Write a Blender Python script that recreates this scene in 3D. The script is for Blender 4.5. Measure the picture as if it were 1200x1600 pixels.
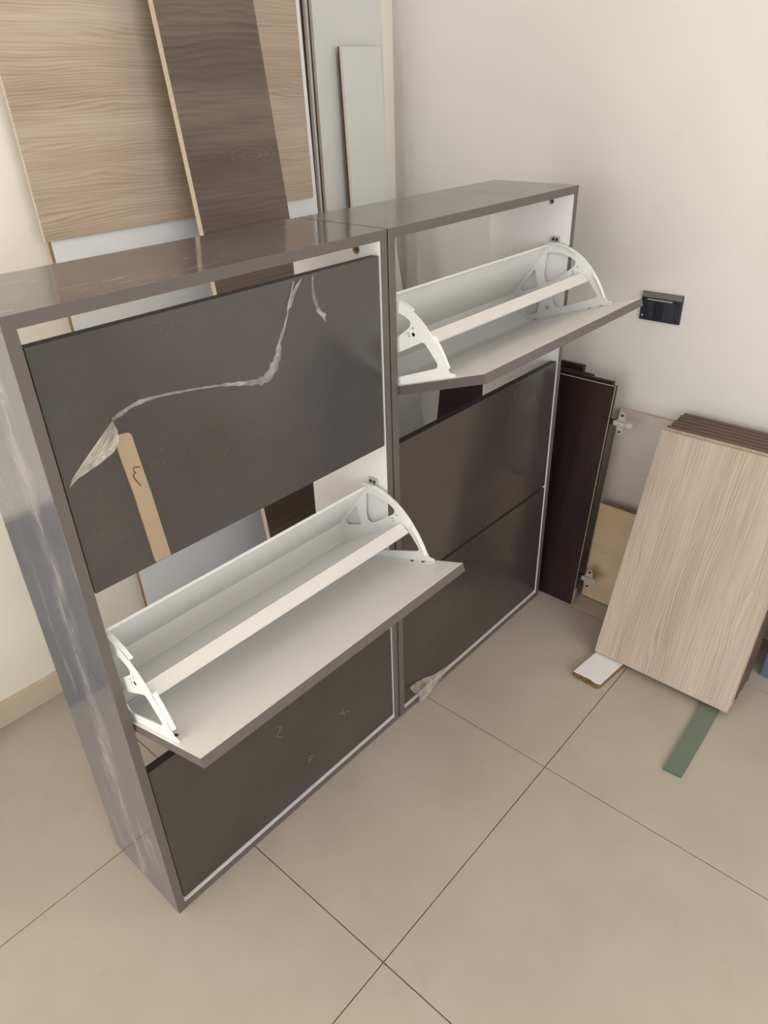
import bpy, bmesh, math, random
from mathutils import Matrix, Vector
random.seed(7)
for o in list(bpy.data.objects): bpy.data.objects.remove(o)
S = bpy.context.scene
COL = S.collection

# ------------------------------------------------------------------ camera, light, exposure
cam_d = bpy.data.cameras.new('camera'); cam = bpy.data.objects.new('camera', cam_d); COL.objects.link(cam)
R = ((0.6646895, 0.3993583, -0.6314276), (-0.7465416, 0.3217803, -0.5823513), (-0.0293859, 0.8584698, 0.5120216))
cam.matrix_world = Matrix(((*R[0], -0.3257), (*R[1], -0.9103), (*R[2], 1.4544), (0, 0, 0, 1)))
cam_d.sensor_fit = 'VERTICAL'; cam_d.sensor_height = 24; cam_d.sensor_width = 18
cam_d.lens = 1126.36 / 1600 * 24; cam_d.clip_start = 0.02
S.camera = cam
S.view_settings.view_transform = 'Standard'; S.view_settings.look = 'None'
S.view_settings.gamma = 1; S.view_settings.use_curve_mapping = False
S.view_settings.exposure = -0.22

W_ = bpy.data.worlds.new('world'); S.world = W_; W_.use_nodes = True
W_.node_tree.nodes['Background'].inputs[0].default_value = (0.80, 0.90, 1.0, 1)
W_.node_tree.nodes['Background'].inputs[1].default_value = 1.2

def area(name, loc, target, sx, sy, power, col):
    d = bpy.data.lights.new(name, 'AREA'); d.shape = 'RECTANGLE'; d.size = sx; d.size_y = sy
    d.energy = power; d.color = col
    o = bpy.data.objects.new(name, d); COL.objects.link(o); o.location = loc
    o.rotation_euler = (Vector(target) - Vector(loc)).to_track_quat('-Z', 'Y').to_euler()
    return o
# daylight through the balcony door in the left wall; unseen fill light added at the window behind the camera
area('daylight_balcony_door', (-3.22, -0.4, 1.15), (0, -0.4, 1.10), 2.2, 2.2, 62, (1.0, 0.99, 0.98))
area('rear_window_fill', (-0.5, -3.42, 1.65), (-0.5, 0, 1.55), 2.4, 1.6, 70, (0.98, 0.99, 1.0))  # added front fill, its source is never in view

sd = bpy.data.lights.new('sun', 'SUN'); sd.energy = 14.0; sd.angle = math.radians(0.6); sd.color = (1.0, 0.97, 0.93)
sun = bpy.data.objects.new('sun', sd); COL.objects.link(sun); sun.location = (-6, -1.5, 4)
sun.rotation_euler = Vector((2.25, 0.10, -2.25)).to_track_quat('-Z', 'Y').to_euler()     # falls through the balcony door onto the tiles left of the view

# ------------------------------------------------------------------ material helpers
def lin(c):
    f = lambda v: v / 12.92 if v <= 0.04045 else ((v + 0.055) / 1.055) ** 2.4
    return tuple(f(v / 255.0) for v in c[:3]) + (1.0,)

class N:
    def __init__(s, name):
        s.m = bpy.data.materials.new(name); s.m.use_nodes = True
        s.t = s.m.node_tree; s.b = s.t.nodes['Principled BSDF']; s.out = s.t.nodes['Material Output']
    def new(s, t, **k):
        n = s.t.nodes.new(t)
        for a, v in k.items(): setattr(n, a, v)
        return n
    def link(s, a, b): s.t.links.new(a, b)
    def coord(s, scale=(1, 1, 1), rot=(0, 0, 0), loc=(0, 0, 0)):
        c = s.new('ShaderNodeTexCoord'); m = s.new('ShaderNodeMapping')
        m.inputs['Scale'].default_value = scale; m.inputs['Rotation'].default_value = rot; m.inputs['Location'].default_value = loc
        s.link(c.outputs['Object'], m.inputs['Vector']); return m.outputs['Vector']
    def noise(s, vec, scale, detail=4, rough=0.5, dist=0.0):
        n = s.new('ShaderNodeTexNoise'); n.inputs['Scale'].default_value = scale
        n.inputs['Detail'].default_value = detail; n.inputs['Roughness'].default_value = rough
        n.inputs['Distortion'].default_value = dist; s.link(vec, n.inputs['Vector']); return n.outputs['Fac']
    def ramp(s, fac, stops):
        r = s.new('ShaderNodeValToRGB'); e = r.color_ramp.elements
        while len(e) < len(stops): e.new(0.5)
        for i, (p, c) in enumerate(stops):
            e[i].position = p; e[i].color = c if len(c) == 4 and max(c) <= 1 else lin(c)
        s.link(fac, r.inputs['Fac']); return r.outputs['Color']
    def mix(s, fac, a, b, mode='MIX'):
        m = s.new('ShaderNodeMix', data_type='RGBA', blend_type=mode)
        for v, i in ((fac, 0), (a, 6), (b, 7)):
            if hasattr(v, 'default_value'): s.link(v, m.inputs[i])
            else: m.inputs[i].default_value = v
        return m.outputs[2]
    def math(s, op, a, b=0.0):
        m = s.new('ShaderNodeMath', operation=op)
        for v, i in ((a, 0), (b, 1)):
            if hasattr(v, 'default_value'): s.link(v, m.inputs[i])
            else: m.inputs[i].default_value = v
        return m.outputs[0]
    def bump(s, h, strength=0.1, dist=0.002):
        b = s.new('ShaderNodeBump'); b.inputs['Strength'].default_value = strength; b.inputs['Distance'].default_value = dist
        s.link(h, b.inputs['Height']); s.link(b.outputs['Normal'], s.b.inputs['Normal'])
    def setp(s, **k):
        for a, v in k.items():
            a = a.replace('_', ' ')
            if hasattr(v, 'default_value'): s.link(v, s.b.inputs[a])
            else: s.b.inputs[a].default_value = v
        return s.m
def G(v): return (v, v, v, 1)

def m_plain(name, c, rough=0.5, spec=0.5, var=0.04, metal=0.0):
    n = N(name); c = lin(c)
    f = n.noise(n.coord(), 9, 3)
    a = tuple(min(1, x * (1 + var)) for x in c[:3]) + (1,); b = tuple(x * (1 - var) for x in c[:3]) + (1,)
    n.setp(Base_Color=n.ramp(f, [(0.3, b), (0.7, a)]), Roughness=rough, Specular_IOR_Level=spec, Metallic=metal)
    return n.m

def m_wall(name, c):
    n = N(name); v = n.coord()
    big = n.noise(v, 1.3, 4, 0.55)
    col = n.ramp(big, [(0.3, tuple(x - 7 for x in c)), (0.7, tuple(x + 4 for x in c))])
    st = n.ramp(n.noise(n.coord(scale=(1, 1, 1.6), loc=(3, 1, 2)), 7, 6, 0.7), [(0.62, G(0)), (0.78, G(1))])
    st2 = n.ramp(n.noise(n.coord(loc=(9, 4, 1)), 1.7, 2), [(0.5, G(0)), (0.68, G(1))])
    f = n.math('MULTIPLY', n.math('MULTIPLY', st, st2), 0.35)
    col = n.mix(f, col, lin((176, 166, 150)))
    # faint long scuffs left by boards dragged along the plaster
    sc = n.ramp(n.noise(n.coord(scale=(1, 1.2, 26), loc=(1, 5, 8)), 3.0, 7, 0.65), [(0.69, G(0)), (0.72, G(1))])
    f = n.math('MULTIPLY', n.math('MULTIPLY', sc, st2), 0.22)
    col = n.mix(f, col, lin((140, 130, 118)))
    n.setp(Base_Color=col, Roughness=0.72, Specular_IOR_Level=0.25)
    n.bump(n.noise(v, 55, 5, 0.6), 0.12, 0.003)
    return n.m

def m_tile(name):
    n = N(name); g = n.new('ShaderNodeNewGeometry')
    v = g.outputs['Position']
    a = n.noise(v, 2.6, 7, 0.62); b = n.noise(v, 14, 6, 0.65, 0.4)
    col = n.ramp(a, [(0.3, (174, 163, 149)), (0.5, (181, 170, 156)), (0.72, (188, 178, 164))])
    col = n.mix(n.math('MULTIPLY', n.ramp(b, [(0.58, G(0)), (0.75, G(1))]), 0.25), col, lin((160, 148, 132)))
    sp = n.ramp(n.noise(v, 90, 2, 0.5), [(0.73, G(0)), (0.76, G(1))])
    sp2 = n.ramp(n.noise(v, 3.2, 2, 0.5), [(0.5, G(0)), (0.65, G(1))])
    col = n.mix(n.math('MULTIPLY', n.math('MULTIPLY', sp, sp2), 0.5), col, lin((128, 112, 92)))
    n.setp(Base_Color=col, Roughness=n.ramp(b, [(0.3, G(0.34)), (0.75, G(0.5))]), Specular_IOR_Level=0.4)
    return n.m

def m_gloss(name, c, rough=0.16, haze=0.25, streak=None, specks=0.0, spec=0.7, band=False):
    """grey high gloss laminate still under its dusty protective film"""
    n = N(name); v = n.coord()
    cloud = n.noise(n.coord(scale=(1, 1, 1.4)), 3.5, 6, 0.62)
    col = n.ramp(cloud, [(0.3, tuple(x - 5 for x in c)), (0.7, tuple(x + 6 for x in c))])
    r = n.ramp(n.noise(v, 8, 6, 0.65), [(0.35, G(rough)), (0.75, G(rough + 0.14))])
    if streak:
        sc, thr, amt = streak
        s1 = n.ramp(n.noise(n.coord(scale=sc), 5, 8, 0.68, 0.35), [(thr, G(0)), (thr + 0.12, G(1))])
        col = n.mix(n.math('MULTIPLY', s1, amt), col, lin((206, 202, 196)))
    if band:
        # one long dusty scuff running down the panel, as on the film in use
        sp = n.new('ShaderNodeSeparateXYZ'); n.link(n.coord(), sp.inputs[0])
        wob = n.math('MULTIPLY', n.math('SUBTRACT', n.noise(n.coord(scale=(1, 1, 1)), 7, 5, 0.6), 0.5), 0.085)
        d = n.math('ABSOLUTE', n.math('ADD', n.math('SUBTRACT', sp.outputs['Y'], n.math('SUBTRACT', 0.132, n.math('MULTIPLY', sp.outputs['Z'], 0.055))), wob))
        g = n.ramp(n.noise(n.coord(scale=(3, 12, 1.6), loc=(4, 2, 7)), 6, 8, 0.7), [(0.38, G(0)), (0.66, G(1))])
        k = n.math('MULTIPLY', n.ramp(d, [(0.0, G(1)), (0.012, G(0.5)), (0.030, G(0))]), g)
        col = n.mix(n.math('MULTIPLY', k, 0.55), col, lin((196, 190, 180)))
        r = n.mix(k, r, G(0.5))
    if specks:
        s1 = n.ramp(n.noise(v, 260, 2, 0.6), [(0.66, G(0)), (0.71, G(1))])
        s2 = n.ramp(n.noise(n.coord(loc=(2.3, 0, 1.2)), 5.0, 3, 0.6), [(0.52, G(0)), (0.66, G(1))])
        col = n.mix(n.math('MULTIPLY', n.math('MULTIPLY', s1, s2), specks), col, lin((150, 130, 106)))
    n.setp(Base_Color=col, Roughness=r, Specular_IOR_Level=spec)
    n.bump(n.noise(n.coord(scale=(1, 1, 0.5)), 16, 4, 0.6), haze, 0.0012)
    return n.m

def m_wood(name, light, dark, axis='X', freq=110, warp=3.0, rough=0.5, contrast=1.0, loc=(0, 0, 0), rings=0.5, groove=0.15, vary=0.8, knot=None):
    """wood decor: wavy growth lines running along the grain, with fine pores and slow tone changes"""
    n = N(name); k = freq / 110.0
    st = lambda a, c: {'X': (a, c, c), 'Z': (c, c, a)}[axis]
    sep = n.new('ShaderNodeSeparateXYZ'); n.link(n.coord(), sep.inputs[0])
    across = sep.outputs['Z' if axis == 'X' else 'X']
    w1 = n.noise(n.coord(scale=st(1.6, 7.0 * k), loc=loc), 1.0, 2, 0.5)
    w2 = n.noise(n.coord(scale=st(7.0, 16.0 * k), loc=loc), 1.0, 3, 0.5)
    ph = n.math('ADD', n.math('MULTIPLY', across, freq), n.math('MULTIPLY', w1, warp * 4))
    ph = n.math('ADD', ph, n.math('MULTIPLY', w2, warp * 0.55))
    if knot:
        dx = n.math('MULTIPLY', n.math('SUBTRACT', sep.outputs['X'], knot[0]), 0.33)
        dz = n.math('SUBTRACT', sep.outputs['Z'], knot[1])
        rad = n.math('SQRT', n.math('ADD', n.math('MULTIPLY', dx, dx), n.math('MULTIPLY', dz, dz)))
        kf = n.math('SUBTRACT', 1.0, n.ramp(rad, [(0.028, G(0)), (0.062, G(1))]))
        kph = n.math('ADD', n.math('MULTIPLY', rad, freq * 1.9), n.math('ADD', n.math('MULTIPLY', w2, 2.2), n.math('MULTIPLY', w1, 7.0)))
        ph = n.math('ADD', n.math('MULTIPLY', ph, n.math('SUBTRACT', 1.0, kf)), n.math('MULTIPLY', kph, kf))
    rg = n.ramp(n.math('FRACT', ph), [(0.0, G(0.1)), (0.3, G(0.0)), (0.7, G(0.45)), (0.9, G(1.0)), (1.0, G(0.1))])
    amp = n.ramp(n.noise(n.coord(scale=st(1.2, 9 * k), loc=loc), 1.3, 3, 0.6), [(0.38, G(0.12)), (0.66, G(1))])
    if knot: amp = n.math('MAXIMUM', amp, n.math('MULTIPLY', kf, 0.9))
    fine = n.noise(n.coord(scale=st(5, 190), loc=loc), 1.0, 5, 0.65)
    tone = n.noise(n.coord(scale=st(1.0, 6.5), loc=loc), 1.2, 4, 0.55)
    t = n.math('ADD', n.math('MULTIPLY', n.math('MULTIPLY', rg, amp), 0.42 * rings), n.math('MULTIPLY', n.math('SUBTRACT', fine, 0.5), 0.6))
    t = n.math('ADD', t, n.math('MULTIPLY', n.math('SUBTRACT', tone, 0.5), vary))
    t = n.math('ADD', t, 0.42)
    mid = tuple((a + b) / 2 for a, b in zip(light, dark)); w = 0.36 / contrast
    n.setp(Base_Color=n.ramp(t, [(max(0, 0.5 - w), light), (0.5, mid), (min(1, 0.5 + w), dark)]), Roughness=rough, Specular_IOR_Level=0.4)
    n.bump(fine, groove, 0.001)
    return n.m

def m_chip(name, c1, c2):
    n = N(name)
    v = n.new('ShaderNodeTexVoronoi'); v.inputs['Scale'].default_value = 260; n.link(n.coord(), v.inputs['Vector'])
    f = n.noise(n.coord(), 320, 3, 0.7)
    n.setp(Base_Color=n.mix(f, n.ramp(n.math('MULTIPLY', v.outputs['Distance'], 1.0), [(0.1, c1), (0.7, c2)]), lin(c2)), Roughness=0.9, Specular_IOR_Level=0.15)
    n.bump(v.outputs['Distance'], 0.5, 0.002)
    return n.m

def m_film(name, alpha=0.4, tint=(225, 222, 214)):
    n = N(name)
    f = n.noise(n.coord(), 28, 3, 0.55)
    n.setp(Base_Color=lin(tint), Roughness=0.22, Specular_IOR_Level=0.6, Alpha=n.ramp(f, [(0.35, G(max(0, alpha - 0.18))), (0.7, G(min(1, alpha + 0.25)))]))
    n.bump(f, 0.5, 0.002)
    return n.m

M = {}
M['wall'] = m_wall('plaster_off_white', (222, 218, 211))
M['wall2'] = m_wall('plaster_cream', (240, 234, 221))
M['ceiling'] = m_plain('ceiling_paint', (240, 238, 232), 0.8, 0.2)
M['tile'] = m_tile('porcelain_tile')
M['grout'] = m_plain('grout', (112, 98, 82), 0.9, 0.1)
M['skirt'] = m_plain('skirting_tile', (205, 190, 168), 0.35, 0.4)
M['door'] = m_gloss('grey_gloss_door', (63, 59, 56), 0.12, 0.08, None, 0.0)
M['door_dusty'] = m_gloss('grey_gloss_door_dusty', (69, 66, 64), 0.15, 0.10, None, 0.45)
M['side'] = m_gloss('grey_gloss_side_scuffed', (104, 103, 107), 0.05, 0.07, ((2, 5.0, 0.8), 0.56, 0.20), spec=0.9, band=True)
M['top'] = m_gloss('grey_gloss_top_scuffed', (96, 92, 89), 0.05, 0.05, ((2.2, 14, 3), 0.56, 0.30))
M['top_clean'] = m_gloss('grey_gloss_top', (100, 96, 92), 0.07, 0.04)
M['edge'] = m_plain('grey_edge_band', (98, 91, 87), 0.42, 0.4, 0.02)
M['dark_edge'] = m_plain('dark_grey_edge', (66, 59, 55), 0.5, 0.3, 0.02)
M['white'] = m_plain('white_melamine', (236, 234, 234), 0.38, 0.45, 0.01)
M['white_warm'] = m_plain('white_melamine_warm', (240, 237, 233), 0.4, 0.4, 0.01)
M['panel_white'] = m_plain('cool_white_melamine', (228, 230, 232), 0.42, 0.4, 0.015)
M['board_white'] = m_plain('greyish_white_melamine', (206, 206, 202), 0.42, 0.4, 0.015)
M['steel'] = m_plain('white_painted_steel', (238, 238, 236), 0.33, 0.5, 0.01)
M['plate'] = m_plain('white_basket_sheet', (232, 231, 227), 0.36, 0.5, 0.02)
M['slate'] = m_plain('slate_laminate', (98, 99, 104), 0.4, 0.4, 0.1)
M['screw'] = m_plain('dark_screw_head', (42, 39, 37), 0.4, 0.5, 0.1, 0.5)
M['zinc'] = m_plain('zinc_cast', (205, 200, 192), 0.3, 0.5, 0.05, 0.6)
M['block'] = m_plain('grey_plastic_block', (176, 174, 170), 0.45, 0.4)
M['rim'] = m_plain('chipped_brown_rim', (168, 112, 70), 0.8, 0.2, 0.15)
M['raw'] = m_chip('raw_particle_edge', (196, 168, 132), (146, 112, 78))
M['raw_light'] = m_chip('pale_particle_edge', (226, 216, 198), (192, 174, 148))
M['raw_brown'] = m_chip('brown_fibre_edge', (182, 146, 114), (124, 90, 64))
M['raw_white'] = m_plain('white_edge_band', (226, 220, 210), 0.5, 0.3)
M['line_brown'] = m_plain('pale_edge_band', (214, 202, 190), 0.6, 0.3)
M['gap_shade'] = m_plain('dark_shadow_gap', (84, 68, 58), 0.8, 0.2)  # shade of the gap behind the white boards, painted as colour
M['oak'] = m_wood('light_oak_decor', (204, 187, 168), (148, 125, 106), 'X', 150, 3.0, 0.5, 1.0, (0.3, 0, 0.7), 0.75, 0.15, 0.7)
M['walnut'] = m_wood('walnut_decor', (134, 118, 107), (70, 58, 51), 'X', 70, 2.4, 0.42, 0.9, (1.3, 0, 2.1), 0.42, 0.1, 1.1, (.19, 1.32))
M['stack'] = m_wood('pale_oak_brushed', (210, 194, 176), (148, 130, 114), 'Z', 165, 3.0, 0.5, 1.15, (0.2, 0, 0.1), 1.0, 0.5, 0.35)
M['stack_edge'] = m_plain('dark_brown_edge_band', (88, 66, 57), 0.5, 0.4, 0.06)
M['brown_face'] = m_plain('brown_laminate', (112, 88, 78), 0.5, 0.4, 0.06)
M['oak_low'] = m_wood('honey_oak_decor', (222, 198, 166), (184, 156, 122), 'X', 60, 2.0, 0.5, 0.9, (2.2, 0, 0.4), 0.5)
M['ash'] = m_wood('greyish_ash_decor', (220, 211, 202), (180, 169, 159), 'X', 70, 1.6, 0.5, 0.9, (0.5, 0, 5.0), 0.4, 0.15, 1.0)
M['ebony'] = m_wood('dark_wenge_decor', (60, 43, 40), (24, 18, 19), 'Z', 60, 1.5, 0.28, 0.8, (4, 0, 1), 0.4, 0.05)
M['ebony_edge'] = m_plain('dark_wenge_edge', (40, 30, 28), 0.5, 0.4, 0.1)
M['mdf'] = m_plain('brown_mdf', (164, 142, 118), 0.8, 0.2, 0.05)
M['green'] = m_plain('green_mdf', (116, 124, 108), 0.75, 0.25, 0.06)
M['green_edge'] = m_plain('green_mdf_edge', (70, 110, 94), 0.7, 0.25, 0.06)
M['blue'] = m_plain('blue_grey_laminate', (92, 102, 118), 0.45, 0.4, 0.06)
M['ink'] = m_plain('black_marker', (36, 30, 28), 0.6, 0.2)
M['pencil'] = m_plain('white_scratch', (140, 134, 128), 0.7, 0.2)
M['film'] = m_film('clear_film_folded', 0.36, (204, 202, 198))
M['film_tan'] = m_film('clear_film_dusty', 0.5, (196, 188, 172))
M['sock'] = m_plain('dark_blue_grey_plastic', (40, 44, 54), 0.35, 0.5, 0.1)
M['sock2'] = m_plain('dusty_plastic_lip', (112, 108, 98), 0.6, 0.4, 0.1)
M['black'] = m_plain('black_plastic', (20, 20, 23), 0.35, 0.5)
M['pvc'] = m_plain('white_frame', (236, 236, 234), 0.4, 0.4)

# ------------------------------------------------------------------ mesh helpers
def tag(o, label=None, cat=None, group=None, kind=None):
    for k, v in (('label', label), ('category', cat), ('group', group), ('kind', kind)):
        if v: o[k] = v
    return o
def link(name, me, parent=None, mat=None):
    o = bpy.data.objects.new(name, me); COL.objects.link(o)
    if mat is not None: o.matrix_world = mat
    if parent is not None: o.parent = parent
    return o
def empty(name, loc, label, cat, group=None):
    o = bpy.data.objects.new(name, None); COL.objects.link(o); o.location = loc; o.empty_display_size = 0.05
    return tag(o, label, cat, group)
def mesh(name, vs, fs, mats, mi=None, bevel=0.0, smooth=False):
    me = bpy.data.meshes.new(name); me.from_pydata([tuple(v) for v in vs], [], fs)
    for m in (mats if isinstance(mats, (list, tuple)) else [mats]): me.materials.append(m)
    if mi: me.polygons.foreach_set('material_index', mi)
    bm = bmesh.new(); bm.from_mesh(me)
    if bevel > 0:
        bmesh.ops.bevel(bm, geom=list(bm.edges), offset=bevel, segments=2, affect='EDGES', profile=0.5)
    bmesh.ops.recalc_face_normals(bm, faces=bm.faces)
    bm.to_mesh(me); bm.free()
    if smooth: me.polygons.foreach_set('use_smooth', [True] * len(me.polygons))
    return me
BF = [(0, 3, 2, 1), (4, 5, 6, 7), (0, 1, 5, 4), (2, 3, 7, 6), (0, 4, 7, 3), (1, 2, 6, 5)]  # bottom top front(-y) back(+y) left right
def box_me(name, a, b, mats, mi=None, bevel=0.0):
    x0, y0, z0 = a; x1, y1, z1 = b
    v = [(x0, y0, z0), (x1, y0, z0), (x1, y1, z0), (x0, y1, z0), (x0, y0, z1), (x1, y0, z1), (x1, y1, z1), (x0, y1, z1)]
    return mesh(name, v, BF, mats, mi, bevel)
def box(name, a, b, mats, parent=None, mi=None, bevel=0.0008, mat=None):
    return link(name, box_me(name, a, b, mats, mi, bevel), parent, mat)
def frame(origin, xa, ya, za):
    m = Matrix.Identity(4)
    for i, a in enumerate((xa, ya, za)):
        for j in range(3): m[j][i] = a[j]
    for j in range(3): m[j][3] = origin[j]
    return m
def child_of(o, parent):
    """parent a world-placed object while keeping where it stands"""
    bpy.context.view_layer.update()
    o.parent = parent; o.matrix_parent_inverse = parent.matrix_world.inverted(); return o
def poly_plate(name, outer, holes, thick, mats, bev=0.0):
    """flat plate cut from an outline with windows; outline in local XY, thickness along Z"""
    cu = bpy.data.curves.new(name, 'CURVE'); cu.dimensions = '2D'; cu.fill_mode = 'BOTH'; cu.extrude = thick / 2; cu.bevel_depth = bev
    for ring in [outer] + holes:
        sp = cu.splines.new('POLY'); sp.points.add(len(ring) - 1)
        for i, (x, y) in enumerate(ring): sp.points[i].co = (x, y, 0, 1)
        sp.use_cyclic_u = True
    tmp = bpy.data.objects.new('tmp', cu); COL.objects.link(tmp)
    dg = bpy.context.evaluated_depsgraph_get()
    me = bpy.data.meshes.new_from_object(tmp.evaluated_get(dg)); me.name = name
    bpy.data.objects.remove(tmp)
    me.materials.clear(); me.materials.append(mats)
    return me
def rounded(pts, r, k=4):
    out = []; n = len(pts)
    for i in range(n):
        p = Vector(pts[i]); a = Vector(pts[i - 1]); b = Vector(pts[(i + 1) % n])
        da, db = a - p, b - p; ra = min(r, da.length * 0.45, db.length * 0.45)
        s, e = p + da.normalized() * ra, p + db.normalized() * ra
        for j in range(k + 1):
            t = j / k; q = s * (1 - t) ** 2 + p * 2 * t * (1 - t) + e * t * t; out.append((q.x, q.y))
    return out
def smooth_path(pts, k=6):
    P = [Vector(p) for p in pts]; out = []
    for i in range(len(P) - 1):
        p0 = P[max(i - 1, 0)]; p1 = P[i]; p2 = P[i + 1]; p3 = P[min(i + 2, len(P) - 1)]
        for j in range(k):
            t = j / k
            out.append(0.5 * ((2 * p1) + (p2 - p0) * t + (2 * p0 - 5 * p1 + 4 * p2 - p3) * t * t + (3 * p1 - p0 - 3 * p2 + p3) * t ** 3))
    out.append(P[-1]); return out
def cyl_me(name, r, h, mats, seg=20, r2=None):
    bm = bmesh.new(); bmesh.ops.create_cone(bm, cap_ends=True, segments=seg, radius1=r, radius2=r if r2 is None else r2, depth=h)
    me = bpy.data.meshes.new(name); bm.to_mesh(me); bm.free(); me.materials.append(mats); return me
def strip(name, sec, x0, x1, t, mats, bevel=0.0):
    """bent sheet: section polyline [(y,z)] run from x0 to x1 with thickness t"""
    n = len(sec); P = [Vector(p) for p in sec]; off = []
    for i in range(n):
        d = (P[min(i + 1, n - 1)] - P[max(i - 1, 0)]).normalized(); off.append(P[i] + Vector((-d.y, d.x)) * t)
    loop = P + off[::-1]; m = len(loop); vs = [(x0, p.x, p.y) for p in loop] + [(x1, p.x, p.y) for p in loop]
    fs = [(i, (i + 1) % m, (i + 1) % m + m, i + m) for i in range(m)]
    for i in range(n - 1):
        a, b, c, d = i, i + 1, m - 2 - i, m - 1 - i
        fs += [(a, b, c, d), (a + m, d + m, c + m, b + m)]
    return mesh(name, vs, fs, mats, None, bevel)

# ------------------------------------------------------------------ the room
XR, YB, XL, YF, ZC = 1.64, 0.80, -3.20, -3.40, 2.85
def struct(o, label=None): o['kind'] = 'structure'; return o
floor = struct(box('floor', (XL - .15, YF - .15, -.06), (XR + .15, YB + .15, -.010), M['grout'], bevel=0))
TH = 0.0071; ct, st_ = math.cos(TH), math.sin(TH); T = 0.6; J = 0.0011
tile_me = box_me('tile', (J, J, -.0099), (T - J, T - J, 0), M['tile'], None, 0.0006)
for i in range(-6, 2):
    for j in range(-5, 3):
        ox = 0.8037 + T * (i * ct - j * st_); oy = -0.3758 + T * (i * st_ + j * ct)
        lx, hx = XL + .02, XR + .1; ly, hy = YF + .02, YB + .14
        if ox > XR or oy > YB or ox + T < XL or oy + T < YF: continue
        t = link('tile', tile_me, floor); t.location = (ox, oy, 0); t.rotation_euler = (0, 0, TH)
def wall_me(name, a, b, m): return struct(box(name, a, b, M[m], bevel=0))
wall_me('wall_back', (XL - .15, YB, 0), (XR + .15, YB + .15, ZC), 'wall2')
wall_me('wall_right', (XR, YF - .15, 0), (XR + .15, YB, ZC), 'wall')
def holed(name, m, axis, at, lo, hi, w0, w1, z0, z1):
    """wall with one opening, as one mesh; axis 'x' means it lies across x at y=at"""
    me_v, me_f = [], []
    def bx(u0, u1, a, b):
        if u1 - u0 < 1e-4 or b - a < 1e-4: return
        k = len(me_v)
        for z in (a, b):
            for (u, d) in ((u0, 0), (u1, 0), (u1, 1), (u0, 1)):
                me_v.append((u, at - .15 * d, z) if axis == 'x' else (at - .15 * d, u, z))
        me_f.extend([tuple(q + k for q in f) for f in BF])
    bx(lo, w0, 0, ZC); bx(w1, hi, 0, ZC); bx(w0, w1, 0, z0); bx(w0, w1, z1, ZC)
    return struct(link(name, mesh(name, me_v, me_f, M[m])))
holed('wall_left', 'wall2', 'y', XL, YF - .15, YB, -1.50, 0.70, 0.0, 2.25)
holed('wall_front', 'wall', 'x', YF, XL, XR, -1.75, 0.75, 0.80, 2.50)
struct(box('ceiling', (XL - .15, YF - .15, ZC), (XR + .15, YB + .15, ZC + .1), M['ceiling'], bevel=0))
struct(box('baseboard_back', (XL, YB - .011, 0), (XR, YB, .074), M['skirt'], bevel=.0015))
struct(box('baseboard_right', (XR - .011, YF, 0), (XR, YB - .011, .074), M['skirt'], bevel=.0015))
def wframe(name, axis, at, w0, w1, z0, z1):
    f = 0.05; parts = [(w0, w0 + f, z0, z1), (w1 - f, w1, z0, z1), (w0, w1, z1 - f, z1), (w0, w1, z0, z0 + f), ((w0 + w1) / 2 - f / 2, (w0 + w1) / 2 + f / 2, z0, z1)]
    vs, fs = [], []
    for (u0, u1, a, b) in parts:
        k = len(vs)
        for z in (a, b):
            for (u, d) in ((u0, 0), (u1, 0), (u1, .05), (u0, .05)):
                vs.append((u, at - d, z) if axis == 'x' else (at - d, u, z))
        fs += [tuple(q + k for q in ff) for ff in BF]
    return struct(link(name, mesh(name, vs, fs, M['pvc'])))
wframe('door_1', 'y', XL - .085, -1.50, 0.70, 0.0, 2.25)
wframe('window_1', 'x', YF - .085, -1.75, 0.75, 0.80, 2.50)

# ------------------------------------------------------------------ shoe cabinets
CW, CH, CD, PT = 0.6932, 1.2288, 0.2394, 0.018
DH, DT, REC, DG = 0.378, 0.018, 0.0028, 0.0028
DZ = (0.029, 0.4165, 0.8075)                       # bottoms of the three flap doors
TILT = math.radians(19)
ARC = [(.2225, .1835), (.205, .180), (.183, .1725), (.168, .1635), (.152, .1525), (.137, .138), (.123, .1205), (.112, .102), (.1035, .083), (.096, .062), (.0905, .040), (.087, .018), (.084, .010), (.072, .006), (.072, .0005)]
OUT = ARC + [(.308, .0005), (.337, .036), (.343, .078), (.337, .085), (.236, .155)]
HOLES = [[(.222, .158), (.20, .154), (.178, .145), (.157, .1305), (.1465, .119), (.152, .109), (.20, .0925), (.231, .085), (.243, .089), (.243, .106)],
         [(.264, .127), (.322, .088), (.318, .077), (.268, .079)],
         [(.127, .077), (.107, .030), (.111, .0225), (.225, .0175), (.235, .030), (.233, .055), (.226, .062)],
         [(.325, .034), (.281, .051), (.2725, .038), (.286, .0150), (.318, .0150)]]
bracket_me = poly_plate('side_bracket', OUT, [rounded(h, .008) for h in HOLES], .0022, M['steel'])
small_hole = cyl_me('screw_hole', .0032, .0012, M['black'], 14)
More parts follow.
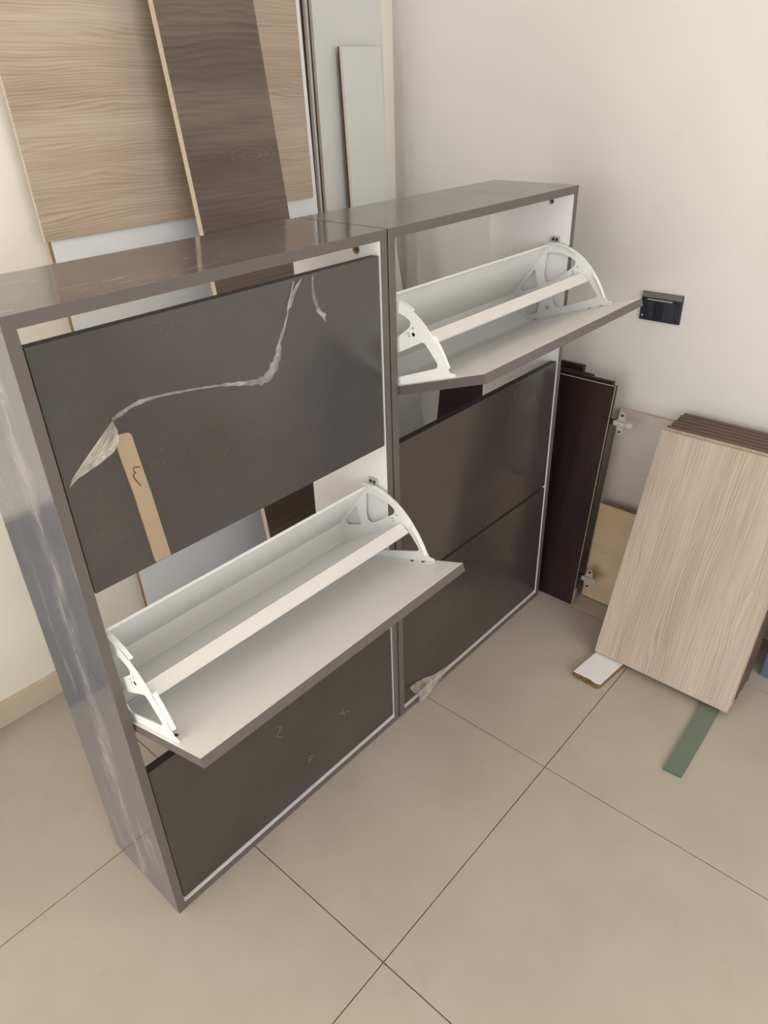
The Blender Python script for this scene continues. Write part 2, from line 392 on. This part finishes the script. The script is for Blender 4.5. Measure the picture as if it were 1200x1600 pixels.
def open_flap(parent, z0):
    """swung-out flap: an empty frame is avoided, every piece gets its matrix in cabinet space"""
    B = Vector((0, -.205, z0 + .604 - .4165)); e = Vector((0, math.cos(TILT), -math.sin(TILT))); n = Vector((0, math.sin(TILT), math.cos(TILT)))
    # local x = cabinet x, local y = s (inwards), local z = n (up off the inner face)
    F = frame(B, (1, 0, 0), e, n)
    x0, x1 = PT + DG, CW - PT - DG
    d = box('flap_door', (x0, 0, -DT), (x1, DH, 0), [M['white_warm'], M['door'], M['edge']], parent, [1, 0, 2, 2, 2, 2], 0, F)
    tag(d, 'open flap door with its white inner face up')
    # brackets: plate local XY = (s, n), Z = x
    for side, xx in (('l', PT + .0095), ('r', CW - PT - .0095)):
        sgn = 1 if side == 'l' else -1
        Bm = frame((xx, 0, 0), (0, 1, 0), (0, 0, 1), (1, 0, 0))
        b = link('side_bracket', bracket_me, d); b.matrix_local = Bm
        # flange folded inwards along the arc, in two runs with a notch where the front rail sits
        for a, c in ((0, 6), (8, 12)):
            pts = ARC[a:c]; vs = []
            for (s, q) in pts:
                vs += [(xx, s, q), (xx + sgn * .009, s, q), (xx + sgn * .009, s + .0012, q - .0012), (xx, s + .0012, q - .0012)]
            fs = []
            for i in range(len(pts) - 1):
                for k in range(4): fs.append((i * 4 + k, i * 4 + (k + 1) % 4, (i + 1) * 4 + (k + 1) % 4, (i + 1) * 4 + k))
            fs += [(0, 1, 2, 3), tuple((len(pts) - 1) * 4 + k for k in (3, 2, 1, 0))]
            link('bracket_flange', mesh('bracket_flange', vs, fs, M['steel']), d)
        # foot folded over the flap, with its screws
        f0, f1 = (xx, xx + .013) if side == 'l' else (xx - .013, xx)
        link('bracket_foot', box_me('bracket_foot', (f0, .074, .0003), (f1, .312, .0017), M['steel'], None, .0003), d)
        for s in (.098, .130, .292):
            h = link('screw', small_hole, d); h.location = ((f0 + f1) / 2 + sgn * .002, s, .0022); h.scale = (1.0, 1.5, 1)
        for (s, q, r) in ((.145, .106, .5), (.148, .094, 1.2) if side == 'l' else (.2519, .0243, 1.9)):
            h = link('bracket_rivet', small_hole if r < 1.5 else rivet_me, d)
            h.matrix_local = frame((xx + (-sgn if side == 'l' else sgn) * .0008, s, q), (0, 1, 0), (0, 0, 1), (1, 0, 0)) @ Matrix.Diagonal((r if r < 1.5 else 1, r if r < 1.5 else 1, 1, 1))
        h = link('bracket_slot', slot_me, d); h.matrix_local = frame((xx - sgn * .0008 if side == 'l' else xx + sgn * .0008, .163, .096), (0, 1, 0), (0, 0, 1), (1, 0, 0))
    a, b = PT + .011, CW - PT - .011
    # rear wall of the shoe basket with a rolled top lip
    link('basket_rear_wall', strip('basket_rear_wall', [(.3385, .036), (.346, .0795), (.292, .1185), (.250, .147), (.222, .1685), (.209, .1765), (.2065, .172)], a, b, .0012, M['plate']), d)
    # divider shelf with front rail
    link('basket_divider', strip('basket_divider', [(.1208, .0672), (.1235, .0690), (.140, .0880), (.143, .0872), (.150, .0840), (.240, .0600), (.3385, .036)][::-1], a, b, .0012, M['plate']), d)
    link('front_rail', strip('front_rail', [(.1200, .0675), (.1385, .0875)], a, b - .004, .0024, M['rail']), d)
    # lower toe plate closing the second tier
    link('basket_toe_plate', strip('basket_toe_plate', [(.297, .0012), (.307, .0015), (.3385, .036)][::-1], a + .0, b - .012, .0012, M['plate']), d)
    return d
M['rail'] = m_plain('white_rail', (228, 223, 217), 0.35, 0.5, 0.01)
rivet_me = cyl_me('bracket_rivet', .0058, .0018, M['zinc'], 20)
slot_me = poly_plate('bracket_slot', [(-.005, .004), (.003, .004), (.003, .002), (-.003, .002), (-.003, -.003), (.001, -.003), (.001, -.005), (-.005, -.005)], [], .0012, M['block'])

cam_ring = cyl_me('cam_fitting', .0075, .0016, M['block'], 20)
cam_ring_o = cyl_me('cam_fitting', .0085, .0014, M['rim'], 11)
cam_hole = cyl_me('cam_hole', .0042, .0022, M['black'], 14)
def cabinet(loc, label, rot, opened, top_mat, side_mat, ring):
    c = empty('shoe_cabinet', loc, label, 'cabinet', None); c.rotation_euler = (0, 0, rot)
    zt = CH - PT
    ml = [M[side_mat], M['white'], M['edge']]
    # box face order: bottom top front back left right
    L = box('side_panel', (0, 0, 0), (PT, CD, zt), ml, c, [2, 2, 2, 2, 0, 1], .0005)
    Rr = box('side_panel', (CW - PT, 0, 0), (CW, CD, zt), ml, c, [2, 2, 2, 2, 1, 0], .0005)
    box('top_panel', (0, -.0004, zt), (CW, CD, CH), [M[top_mat], M['white'], M['edge']], c, [1, 0, 2, 2, 2, 2], .0005)
    box('bottom_panel', (PT, 0, .001), (CW - PT, CD, .019), [M['door'], M['white'], M['edge']], c, [0, 1, 2, 2, 2, 2], .0005)
    for i, z in enumerate(DZ):
        if i == opened:
            open_flap(c, z)
        else:
            m = 'door_dusty' if (i == 2) else 'door'
            d = box('flap_door', (PT + DG, REC, z), (CW - PT - DG, REC + DT, z + DH), [M[m], M['white'], M['dark_edge']], c, [2, 2, 0, 1, 2, 2], .0006)
            c['door%d' % i] = d.name
        # pivot blocks on both side panels, two dark screws each
        for p, xx, sg in ((L, PT, 1), (Rr, CW - PT, -1)):
            if i != opened: continue
            pz = z + .2970
            b = box('pivot_block', (min(xx, xx + sg * .006), .0265, pz - .0065), (max(xx, xx + sg * .006), .0505, pz + .0065), M['block'], p, None, .0015)
            for yy in (.033, .043):
                h = link('screw', small_hole, p); h.matrix_local = frame((xx + sg * .0064, yy, pz), (0, 1, 0), (0, 0, 1), (1, 0, 0)) @ Matrix.Diagonal((1.15, 1.15, 1, 1))
    for p, xx, sg in ((L, PT, 1), (Rr, CW - PT, -1)):
        h = link('cam_fitting', ring, p); h.matrix_local = frame((xx + sg * .0004, .060, 1.1905), (0, 1, 0), (0, 0, 1), (1, 0, 0))
        h = link('cam_hole', cam_hole, p); h.matrix_local = frame((xx + sg * .0008, .058, 1.1905), (0, 1, 0), (0, 0, 1), (1, 0, 0))
    return c
cab1 = cabinet((0, 0, 0), 'nearer grey gloss shoe cabinet, middle flap open, torn film on its top flap', 0, 1, 'top', 'side', cam_ring_o)
cab2 = cabinet((0.6974, -.0007, 0), 'farther grey gloss shoe cabinet with its top flap open, before the wall socket', .0011, 2, 'top_clean', 'top_clean', cam_ring)

D1 = bpy.data.objects[cab1['door2']]; D3 = bpy.data.objects[cab1['door0']]; E3 = bpy.data.objects[cab2['door0']]
for c in (cab1, cab2):
    for k in [k for k in c.keys() if k.startswith('door')]: del c[k]
tag(D1, 'dusty flap door with torn protective film')

def ribbon(name, path, widths, y, lift, mats, parent, seed=0, nseg=5):
    """crumpled strip of film standing a few mm off a door face; path in (x, z)"""
    rnd = random.Random(seed); P = smooth_path(path, nseg); n = len(P); vs, fs = [], []
    for i, p in enumerate(P):
        d = (P[min(i + 1, n - 1)] - P[max(i - 1, 0)]).normalized(); q = Vector((-d.y, d.x))
        t = i / (n - 1) * (len(widths) - 1); k = min(int(t), len(widths) - 2); w = widths[k] * (1 - (t - k)) + widths[k + 1] * (t - k)
        w *= rnd.uniform(.6, 1.25)
        for s, h in ((-.5, .0003), (-.1, lift * rnd.uniform(.5, 1.2)), (.25, lift * rnd.uniform(.3, .9)), (.5, .0004)):
            a = p + q * w * s; vs.append((a.x, y - h, a.y))
    for i in range(n - 1):
        for k in range(3): fs.append((i * 4 + k, i * 4 + k + 1, i * 4 + k + 5, i * 4 + k + 4))
    return link(name, mesh(name, vs, fs, mats, smooth=True), parent)
Y0 = REC
ribbon('protective_film', [(.4655, 1.181), (.4538, 1.1511), (.4375, 1.1126), (.4231, 1.0892), (.4153, 1.064), (.3909, 1.0398), (.3635, 1.0391), (.307, 1.0517), (.2483, 1.0623), (.1827, 1.0707), (.1456, 1.0698), (.1097, 1.0594)],
       [.002, .003, .004, .010, .018, .016, .007, .0035, .004, .007, .006], Y0, .003, M['film'], D1, 2)
def sheet(name, pts, mats, parent, y):
    """folded-over film tongue: outline (x, z, lift)"""
    c = Vector((sum(p[0] for p in pts) / len(pts), sum(p[1] for p in pts) / len(pts))); vs = [(c.x, y - .006, c.y)] + [(p[0], y - p[2], p[1]) for p in pts]
    n = len(pts); fs = [(0, i + 1, (i + 1) % n + 1) for i in range(n)]
    me = mesh(name, vs, fs, mats); bm = bmesh.new(); bm.from_mesh(me)
    bmesh.ops.subdivide_edges(bm, edges=bm.edges, cuts=3, use_grid_fill=True)
    rnd = random.Random(5)
    for v in bm.verts: v.co.y += rnd.uniform(-.0007, .0007) * (0 if v.co.y > y - .0012 else 1)
    bm.to_mesh(me); bm.free()
    return link(name, me, parent)
sheet('protective_film', [(.1097, 1.0594, .001), (.113, 1.043, .003), (.1085, 1.0256, .006), (.098, 1.017, .008), (.075, 1.0079, .008), (.050, 1.0005, .005), (.034, .9945, .003), (.0265, .9870, .001), (.0335, .9985, .001), (.0586, 1.0194, .001), (.085, 1.040, .001)], M['film_tan'], D1, Y0)
sheet('protective_film', [(.484, 1.183, .001), (.470, 1.177, .004), (.452, 1.162, .005), (.447, 1.150, .003), (.4445, 1.136, .001), (.4525, 1.1425, .004), (.463, 1.160, .003)], M['film'], D1, Y0)
ribbon('protective_film', [(.5095, 1.183), (.507, 1.165), (.5085, 1.148), (.513, 1.131), (.5195, 1.118), (.532, 1.111)], [.003, .004, .007, .007, .009, .006], Y0, .002, M['film'], D1, 4)
ribbon('protective_film', [(.519, 1.119), (.5265, 1.110), (.531, 1.100)], [.006, .005, .002], Y0, .002, M['film'], D1, 6)
cx = cab2.location.x
sheet('protective_film', [(.727 - cx, .091, .012), (.765 - cx, .079, .004), (.801 - cx, .066, .003), (.850 - cx, .045, .002), (.9467 - cx, .026, .001), (.900 - cx, .024, .005), (.850 - cx, .018, .010), (.803 - cx, .011, .014), (.770 - cx, .004, .014), (.7652 - cx, .0215, .013), (.7625 - cx, .045, .013), (.742 - cx, .062, .016)], M['film_tan'], E3, Y0)

def stroke(name, pts, r, y, mats, parent, k=1):
    P = smooth_path(pts, k) if k > 1 else [Vector(p) for p in pts]
    vs, fs = [], []; n = len(P)
    for i, p in enumerate(P):
        d = (P[min(i + 1, n - 1)] - P[max(i - 1, 0)]).normalized(); q = Vector((-d.y, d.x)) * r
        for s, h in ((-1, 0), (-1, .0003), (1, .0003), (1, 0)): vs.append((p.x + q.x * s, y - h, p.y + q.y * s))
    for i in range(n - 1):
        for j in range(4): fs.append((i * 4 + j, i * 4 + (j + 1) % 4, (i + 1) * 4 + (j + 1) % 4, (i + 1) * 4 + j))
    fs += [(3, 2, 1, 0), tuple((n - 1) * 4 + j for j in range(4))]
    return link(name, mesh(name, vs, fs, mats), parent)
for pts in ([(.3063, .2872), (.3178, .2795), (.3024, .2594), (.3156, .2501)], [(.4819, .184), (.5171, .1643)], [(.4972, .1866), (.5016, .1618)],
            [(.3800, .1096), (.3847, .1259), (.394, .1177)], [(.3818, .1178), (.3892, .1112)]):
    stroke('scratched_mark', pts, .00045, Y0, M['pencil'], D3)
for pts in ([(.845 - cx, .655), (.862 - cx, .652)], [(1.09 - cx, .64), (1.13 - cx, .628)]): pass

# mdf strip standing against the upper flap
strip_out = [(.1120, 1.0370), (.1290, 1.0345), (.1320, 1.0290), (.1330, 1.0150), (.1423, .9269), (.1519, .8110), (.1240, .8110), (.1147, .9387), (.1060, 1.0164), (.1085, 1.0320)]
ms = link('mdf_strip', poly_plate('mdf_strip', rounded(strip_out, .003), [], .0030, M['mdf']))
ms.matrix_world = frame((0, Y0 - .0019, 0), (1, 0, 0), (0, 0, 1), (0, -1, 0))
tag(ms, 'narrow brown MDF strip with a black pen squiggle on the upper left flap', 'strip')
pen = stroke('pen_mark', [(.1335, .9777), (.1260, .9800), (.1228, .9795), (.1225, .9740), (.1245, .9715), (.1205, .9700), (.1200, .9660), (.1235, .9570), (.1285, .9474)], .0006, Y0 - .0035, M['ink'], None, 4)
child_of(pen, ms)
tag(pen, 'black pen squiggle')

# ------------------------------------------------------------------ boards leaning on the back wall
def slab_me(name, w, t, h, face, edge, back=None):
    return box_me(name, (0, 0, 0), (w, t, h), [face, edge, back or face], [1, 1, 0, 2, 1, 1], .0005)
def lean_back(name, x0, y0, a, w, t, h, face, edge, back=None, yaw=0, z0=0.0):
    """stands on the floor, top leaning towards +y; x0,y0 = front bottom-left corner"""
    o = link(name, slab_me(name, w, t, h, face, edge, back))
    ya = Vector((0, math.cos(a), -math.sin(a))); za = Vector((0, math.sin(a), math.cos(a)))
    o.matrix_world = frame((x0, y0, z0 + t * math.sin(a)), (1, 0, 0), ya, za); return o
def lean_right(name, x0, ytop, a, w, t, h, face, edge, back=None, z0=0.0):
    """top leaning towards the right wall; ytop = its farther (larger y) side edge"""
    o = link(name, slab_me(name, w, t, h, face, edge, back))
    ya = Vector((math.cos(a), 0, -math.sin(a))); za = Vector((math.sin(a), 0, math.cos(a)))
    o.matrix_world = frame((x0, ytop, z0 + t * math.sin(a)), (0, -1, 0), ya, za); return o
R_ = math.radians
a = math.asin((.781 - .712) / 2.30)
pn = lean_back('large_panel', .424, .712, a, .806, .018, 2.30, M['panel_white'], M['raw_brown'])
tag(pn, 'large light oak faced panel with a white lower part, leaning behind the walnut board', 'panel')
of = box('oak_face', (-.016, -.0095, 1.176), (.785, -.0006, 2.30), [M['oak'], M['raw_light']], pn, [1, 1, 0, 1, 1, 1], .0005)
tag(of, 'light oak face with horizontal grain')
tag(lean_back('walnut_board', .722, .452, math.atan(.128), .270, .018, 2.42, M['walnut'], M['raw_light']),
    'dark walnut board leaning in front of the big oak faced panel', 'board')
a = R_(0.72)
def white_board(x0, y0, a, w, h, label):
    """white faced board 11 mm thick with an added dark strip that paints the shadow gap as a line on its edge"""
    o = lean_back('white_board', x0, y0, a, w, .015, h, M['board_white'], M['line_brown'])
    box('shadow_gap_strip', (-.0004, .0105, .0), (w + .0028, .0156, h + .0002), M['gap_shade'], o, None, 0)  # added dark strip, draws the shadow line of the gap
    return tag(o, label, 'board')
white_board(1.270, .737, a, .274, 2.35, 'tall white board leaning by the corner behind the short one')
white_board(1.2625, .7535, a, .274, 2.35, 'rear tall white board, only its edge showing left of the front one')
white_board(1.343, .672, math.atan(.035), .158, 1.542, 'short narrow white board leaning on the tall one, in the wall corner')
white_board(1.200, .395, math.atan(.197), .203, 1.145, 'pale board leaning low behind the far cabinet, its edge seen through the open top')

tag(lean_back('grey_board', -.86, .715, math.atan(.10), .74, .018, .57, M['slate'], M['raw_light']), 'slate grey board leaning low on the back wall, mirrored in the nearer cabinet side', 'board')

# ------------------------------------------------------------------ boards leaning on the right wall
# wenge cabinet doors behind the far cabinet
aw = R_(8.0)
dk = lean_right('wenge_door', 1.410, .490, aw, .600, .0175, .712, M['ebony'], M['ebony_edge'])
tag(dk, 'front dark wenge cabinet door with two metal hinges beside the far cabinet', 'cabinet door')
db = lean_right('wenge_door', 1.4279, .480, aw, .573, .0175, .716, M['ebony'], M['ebony_edge'])
tag(db, 'second dark wenge door directly behind the hinged one', 'cabinet door')
dc = lean_right('wenge_door', 1.4458, .470, aw, .490, .0175, .716, M['ebony'], M['ebony_edge'])
tag(dc, 'third dark wenge door, its stepped top corner showing behind the first two', 'cabinet door')
dd = lean_right('wenge_door', 1.4637, .460, aw, .440, .0175, .730, M['ebony'], M['ebony_edge'])
tag(dd, 'rearmost dark wenge door, topmost corner beside the far cabinet', 'cabinet door')
box('worn_edge', (.5995, -.0003, 0), (.6004, .0022, .712), M['raw_light'], dk, None, 0)
box('worn_edge', (.02, -.0003, .7115), (.5995, .0030, .7126), M['raw_light'], dk, None, 0)
box('raw_corner', (.5995, .003, .0), (.6012, .0165, .055), M['raw_light'], dk, None, 0)

def hinge(z):
    """concealed cabinet hinge: cup boss, arm, winged mounting plate; local x runs out past the door edge"""
    h = box('hinge', (.586, .006, z - .009), (.618, .015, z + .009), M['black'], dk, None, .002)
    box('hinge_arm', (.612, .004, z - .0075), (.660, .012, z + .0075), M['zinc'], h, None, .002)
    wing = [(.626, -.030), (.632, -.034), (.640, -.030), (.644, -.010), (.664, -.007), (.668, 0), (.664, .007), (.644, .010), (.640, .030), (.632, .034), (.626, .030), (.622, .010), (.612, .007), (.612, -.007), (.622, -.010)]
    w = link('mounting_plate', poly_plate('mounting_plate', rounded(wing, .003), [], .003, M['zinc']), h)
    w.matrix_local = frame((0, .0135, z), (1, 0, 0), (0, 0, 1), (0, -1, 0))
    for dx, dz in ((.633, .024), (.633, -.024), (.650, 0), (.637, 0)):
        s = link('screw', cyl_me('screw', .0036, .003, M['screw'] if dx == .633 else M['zinc'], 12), h)
        s.matrix_local = frame((dx, .0105 if dx == .633 else .003, z + dz), (1, 0, 0), (0, 0, 1), (0, -1, 0))
hinge(.610); hinge(.103)
# two oak boards behind
tag(lean_right('oak_board', 1.4785, -.108, R_(8.2), .330, .018, .326, M['oak_low'], M['raw']), 'low honey oak board behind the lower hinge, standing on the floor', 'board')
tag(lean_right('ash_board', 1.528, -.085, R_(8.9), .42, .017, .603, M['ash'], M['raw_light']), 'greyish ash board leaning on the wall behind the upper hinge', 'board')
# the stack
aS = R_(19.2); LS = .6565; tS = .0192
for k in range(8):
    f, e = (M['stack'], M['raw_light']) if k < 2 else (M['brown_face'], M['stack_edge'])
    j = (0, 0, 3, -2, 2, -1, 3, 0)[k] * .0005
    order = ['first', 'second', 'third', 'fourth', 'fifth']
    lab = ['front pale oak board of the leaning stack, its whole brushed face in view', 'second pale board of the stack, beige top edge just behind the front face'][k] if k < 2 else ('brown edged board of the stack, rearmost and topmost, against the wall' if k == 7 else 'brown edged board of the leaning stack, %s behind the pale ones' % order[k - 2])
    o = lean_right('oak_board', 1.2375 + k * .0206, -.279 + j, aS, .3735, tS, LS, f, e, None, .0165)
    tag(o, lab, 'board', None if k < 2 else 'brown edged boards in the back of the stack')
tag(lean_right('blue_board', 1.462, -.668, R_(12.0), .50, .016, .62, M['blue'], M['blue']), 'blue grey board leaning at the right edge behind the stack', 'board')

# offcuts on the floor
def prism(name, pts, z0, z1, mats, mi_top=0, mi_side=1):
    n = len(pts); vs = [(x, y, z0) for x, y in pts] + [(x, y, z1) for x, y in pts]
    fs = [tuple(range(n))[::-1], tuple(range(n, 2 * n))] + [(i, (i + 1) % n, (i + 1) % n + n, i + n) for i in range(n)]
    return mesh(name, vs, fs, mats, [mi_top, mi_top] + [mi_side] * n)
broken = []
rnd = random.Random(3)
A0, A1 = Vector((1.1307, -.2715)), Vector((1.1296, -.3536))
for i in range(9):
    t = i / 8; p = A0.lerp(A1, t); broken.append((p.x + (rnd.uniform(-.004, .003) if 0 < i < 8 else 0), p.y))
ch = link('particle_board_offcut', prism('particle_board_offcut', broken + [(1.325, -.372), (1.330, -.290)], 0, .016, [M['white'], M['raw_brown']]))
tag(ch, 'small white particle board offcut with a broken brown end under the stack corner', 'offcut')
# ragged chips of the broken end
bv, bf = [], []
for i in range(14):
    t = rnd.uniform(.03, .97); p = A0.lerp(A1, t); x = p.x - rnd.uniform(0, .0075); z = rnd.uniform(.001, .012); s = rnd.uniform(.002, .005); k = len(bv)
    for dz in (0, s * .7):
        for dx, dy in ((-.4, -1), (1.6, -.7), (1.6, .8), (-.2, 1)): bv.append((x + dx * s, p.y + dy * s, z + dz))
    bf += [tuple(q + k for q in f) for f in BF]
br = link('broken_end', mesh('broken_end', bv, bf, M['raw_brown']), ch)
gr = link('green_strip', prism('green_strip', [(.9805, -.5985), (.9845, -.6408), (1.330, -.630), (1.330, -.583)], 0, .0075, [M['green'], M['green_edge']]))
tag(gr, 'flat green MDF strip lying on the tiles under the right end of the stack', 'strip')

# ------------------------------------------------------------------ wall socket
so = empty('wall_socket', (XR, -.152, .905), 'dark blue black uncovered electrical socket on the right wall', 'socket')
def sb(name, y0, y1, z0, z1, d0, d1, m, bev=.001): # y0>y1 in view left->right ; depth out of wall
    return box(name, (-d1, -y1, z0), (-d0, -y0, z1), M[m], so, None, bev)
sb('mounting_frame', -.057, .057, -.0385, .0385, 0, .007, 'sock', .002)
tl = sb('top_lip', -.055, .055, .0245, .0385, .007, .011, 'sock2', .001)
sb('module', -.040, .038, -.031, .018, .007, .012, 'sock')
sb('metal_clip', -.038, .030, .0185, .0210, .007, .0135, 'block', .0005)
for y in (-.026, .018): sb('blank_module', y - .010, y + .010, -.029, .0165, .012, .0135, 'sock', .001)
md = sb('socket_module', -.015, .007, -.029, .0165, .012, .015, 'black', .002)
for z in (-.014, -.004, .006):
    h = link('socket_hole', cyl_me('socket_hole', .0028, .0012, M['sock'], 12), so); h.matrix_local = frame((-.0155, .004, z), (0, 1, 0), (0, 0, 1), (1, 0, 0))
for y, z in ((-.048, -.026), (.047, .015), (.047, -.030), (-.048, .018)):
    h = link('frame_screw', cyl_me('frame_screw', .0030, .0015, M['block'] if (y, z) == (-.048, -.026) else M['black'], 12), so); h.matrix_local = frame((-.0077, -y, z), (0, 1, 0), (0, 0, 1), (1, 0, 0))
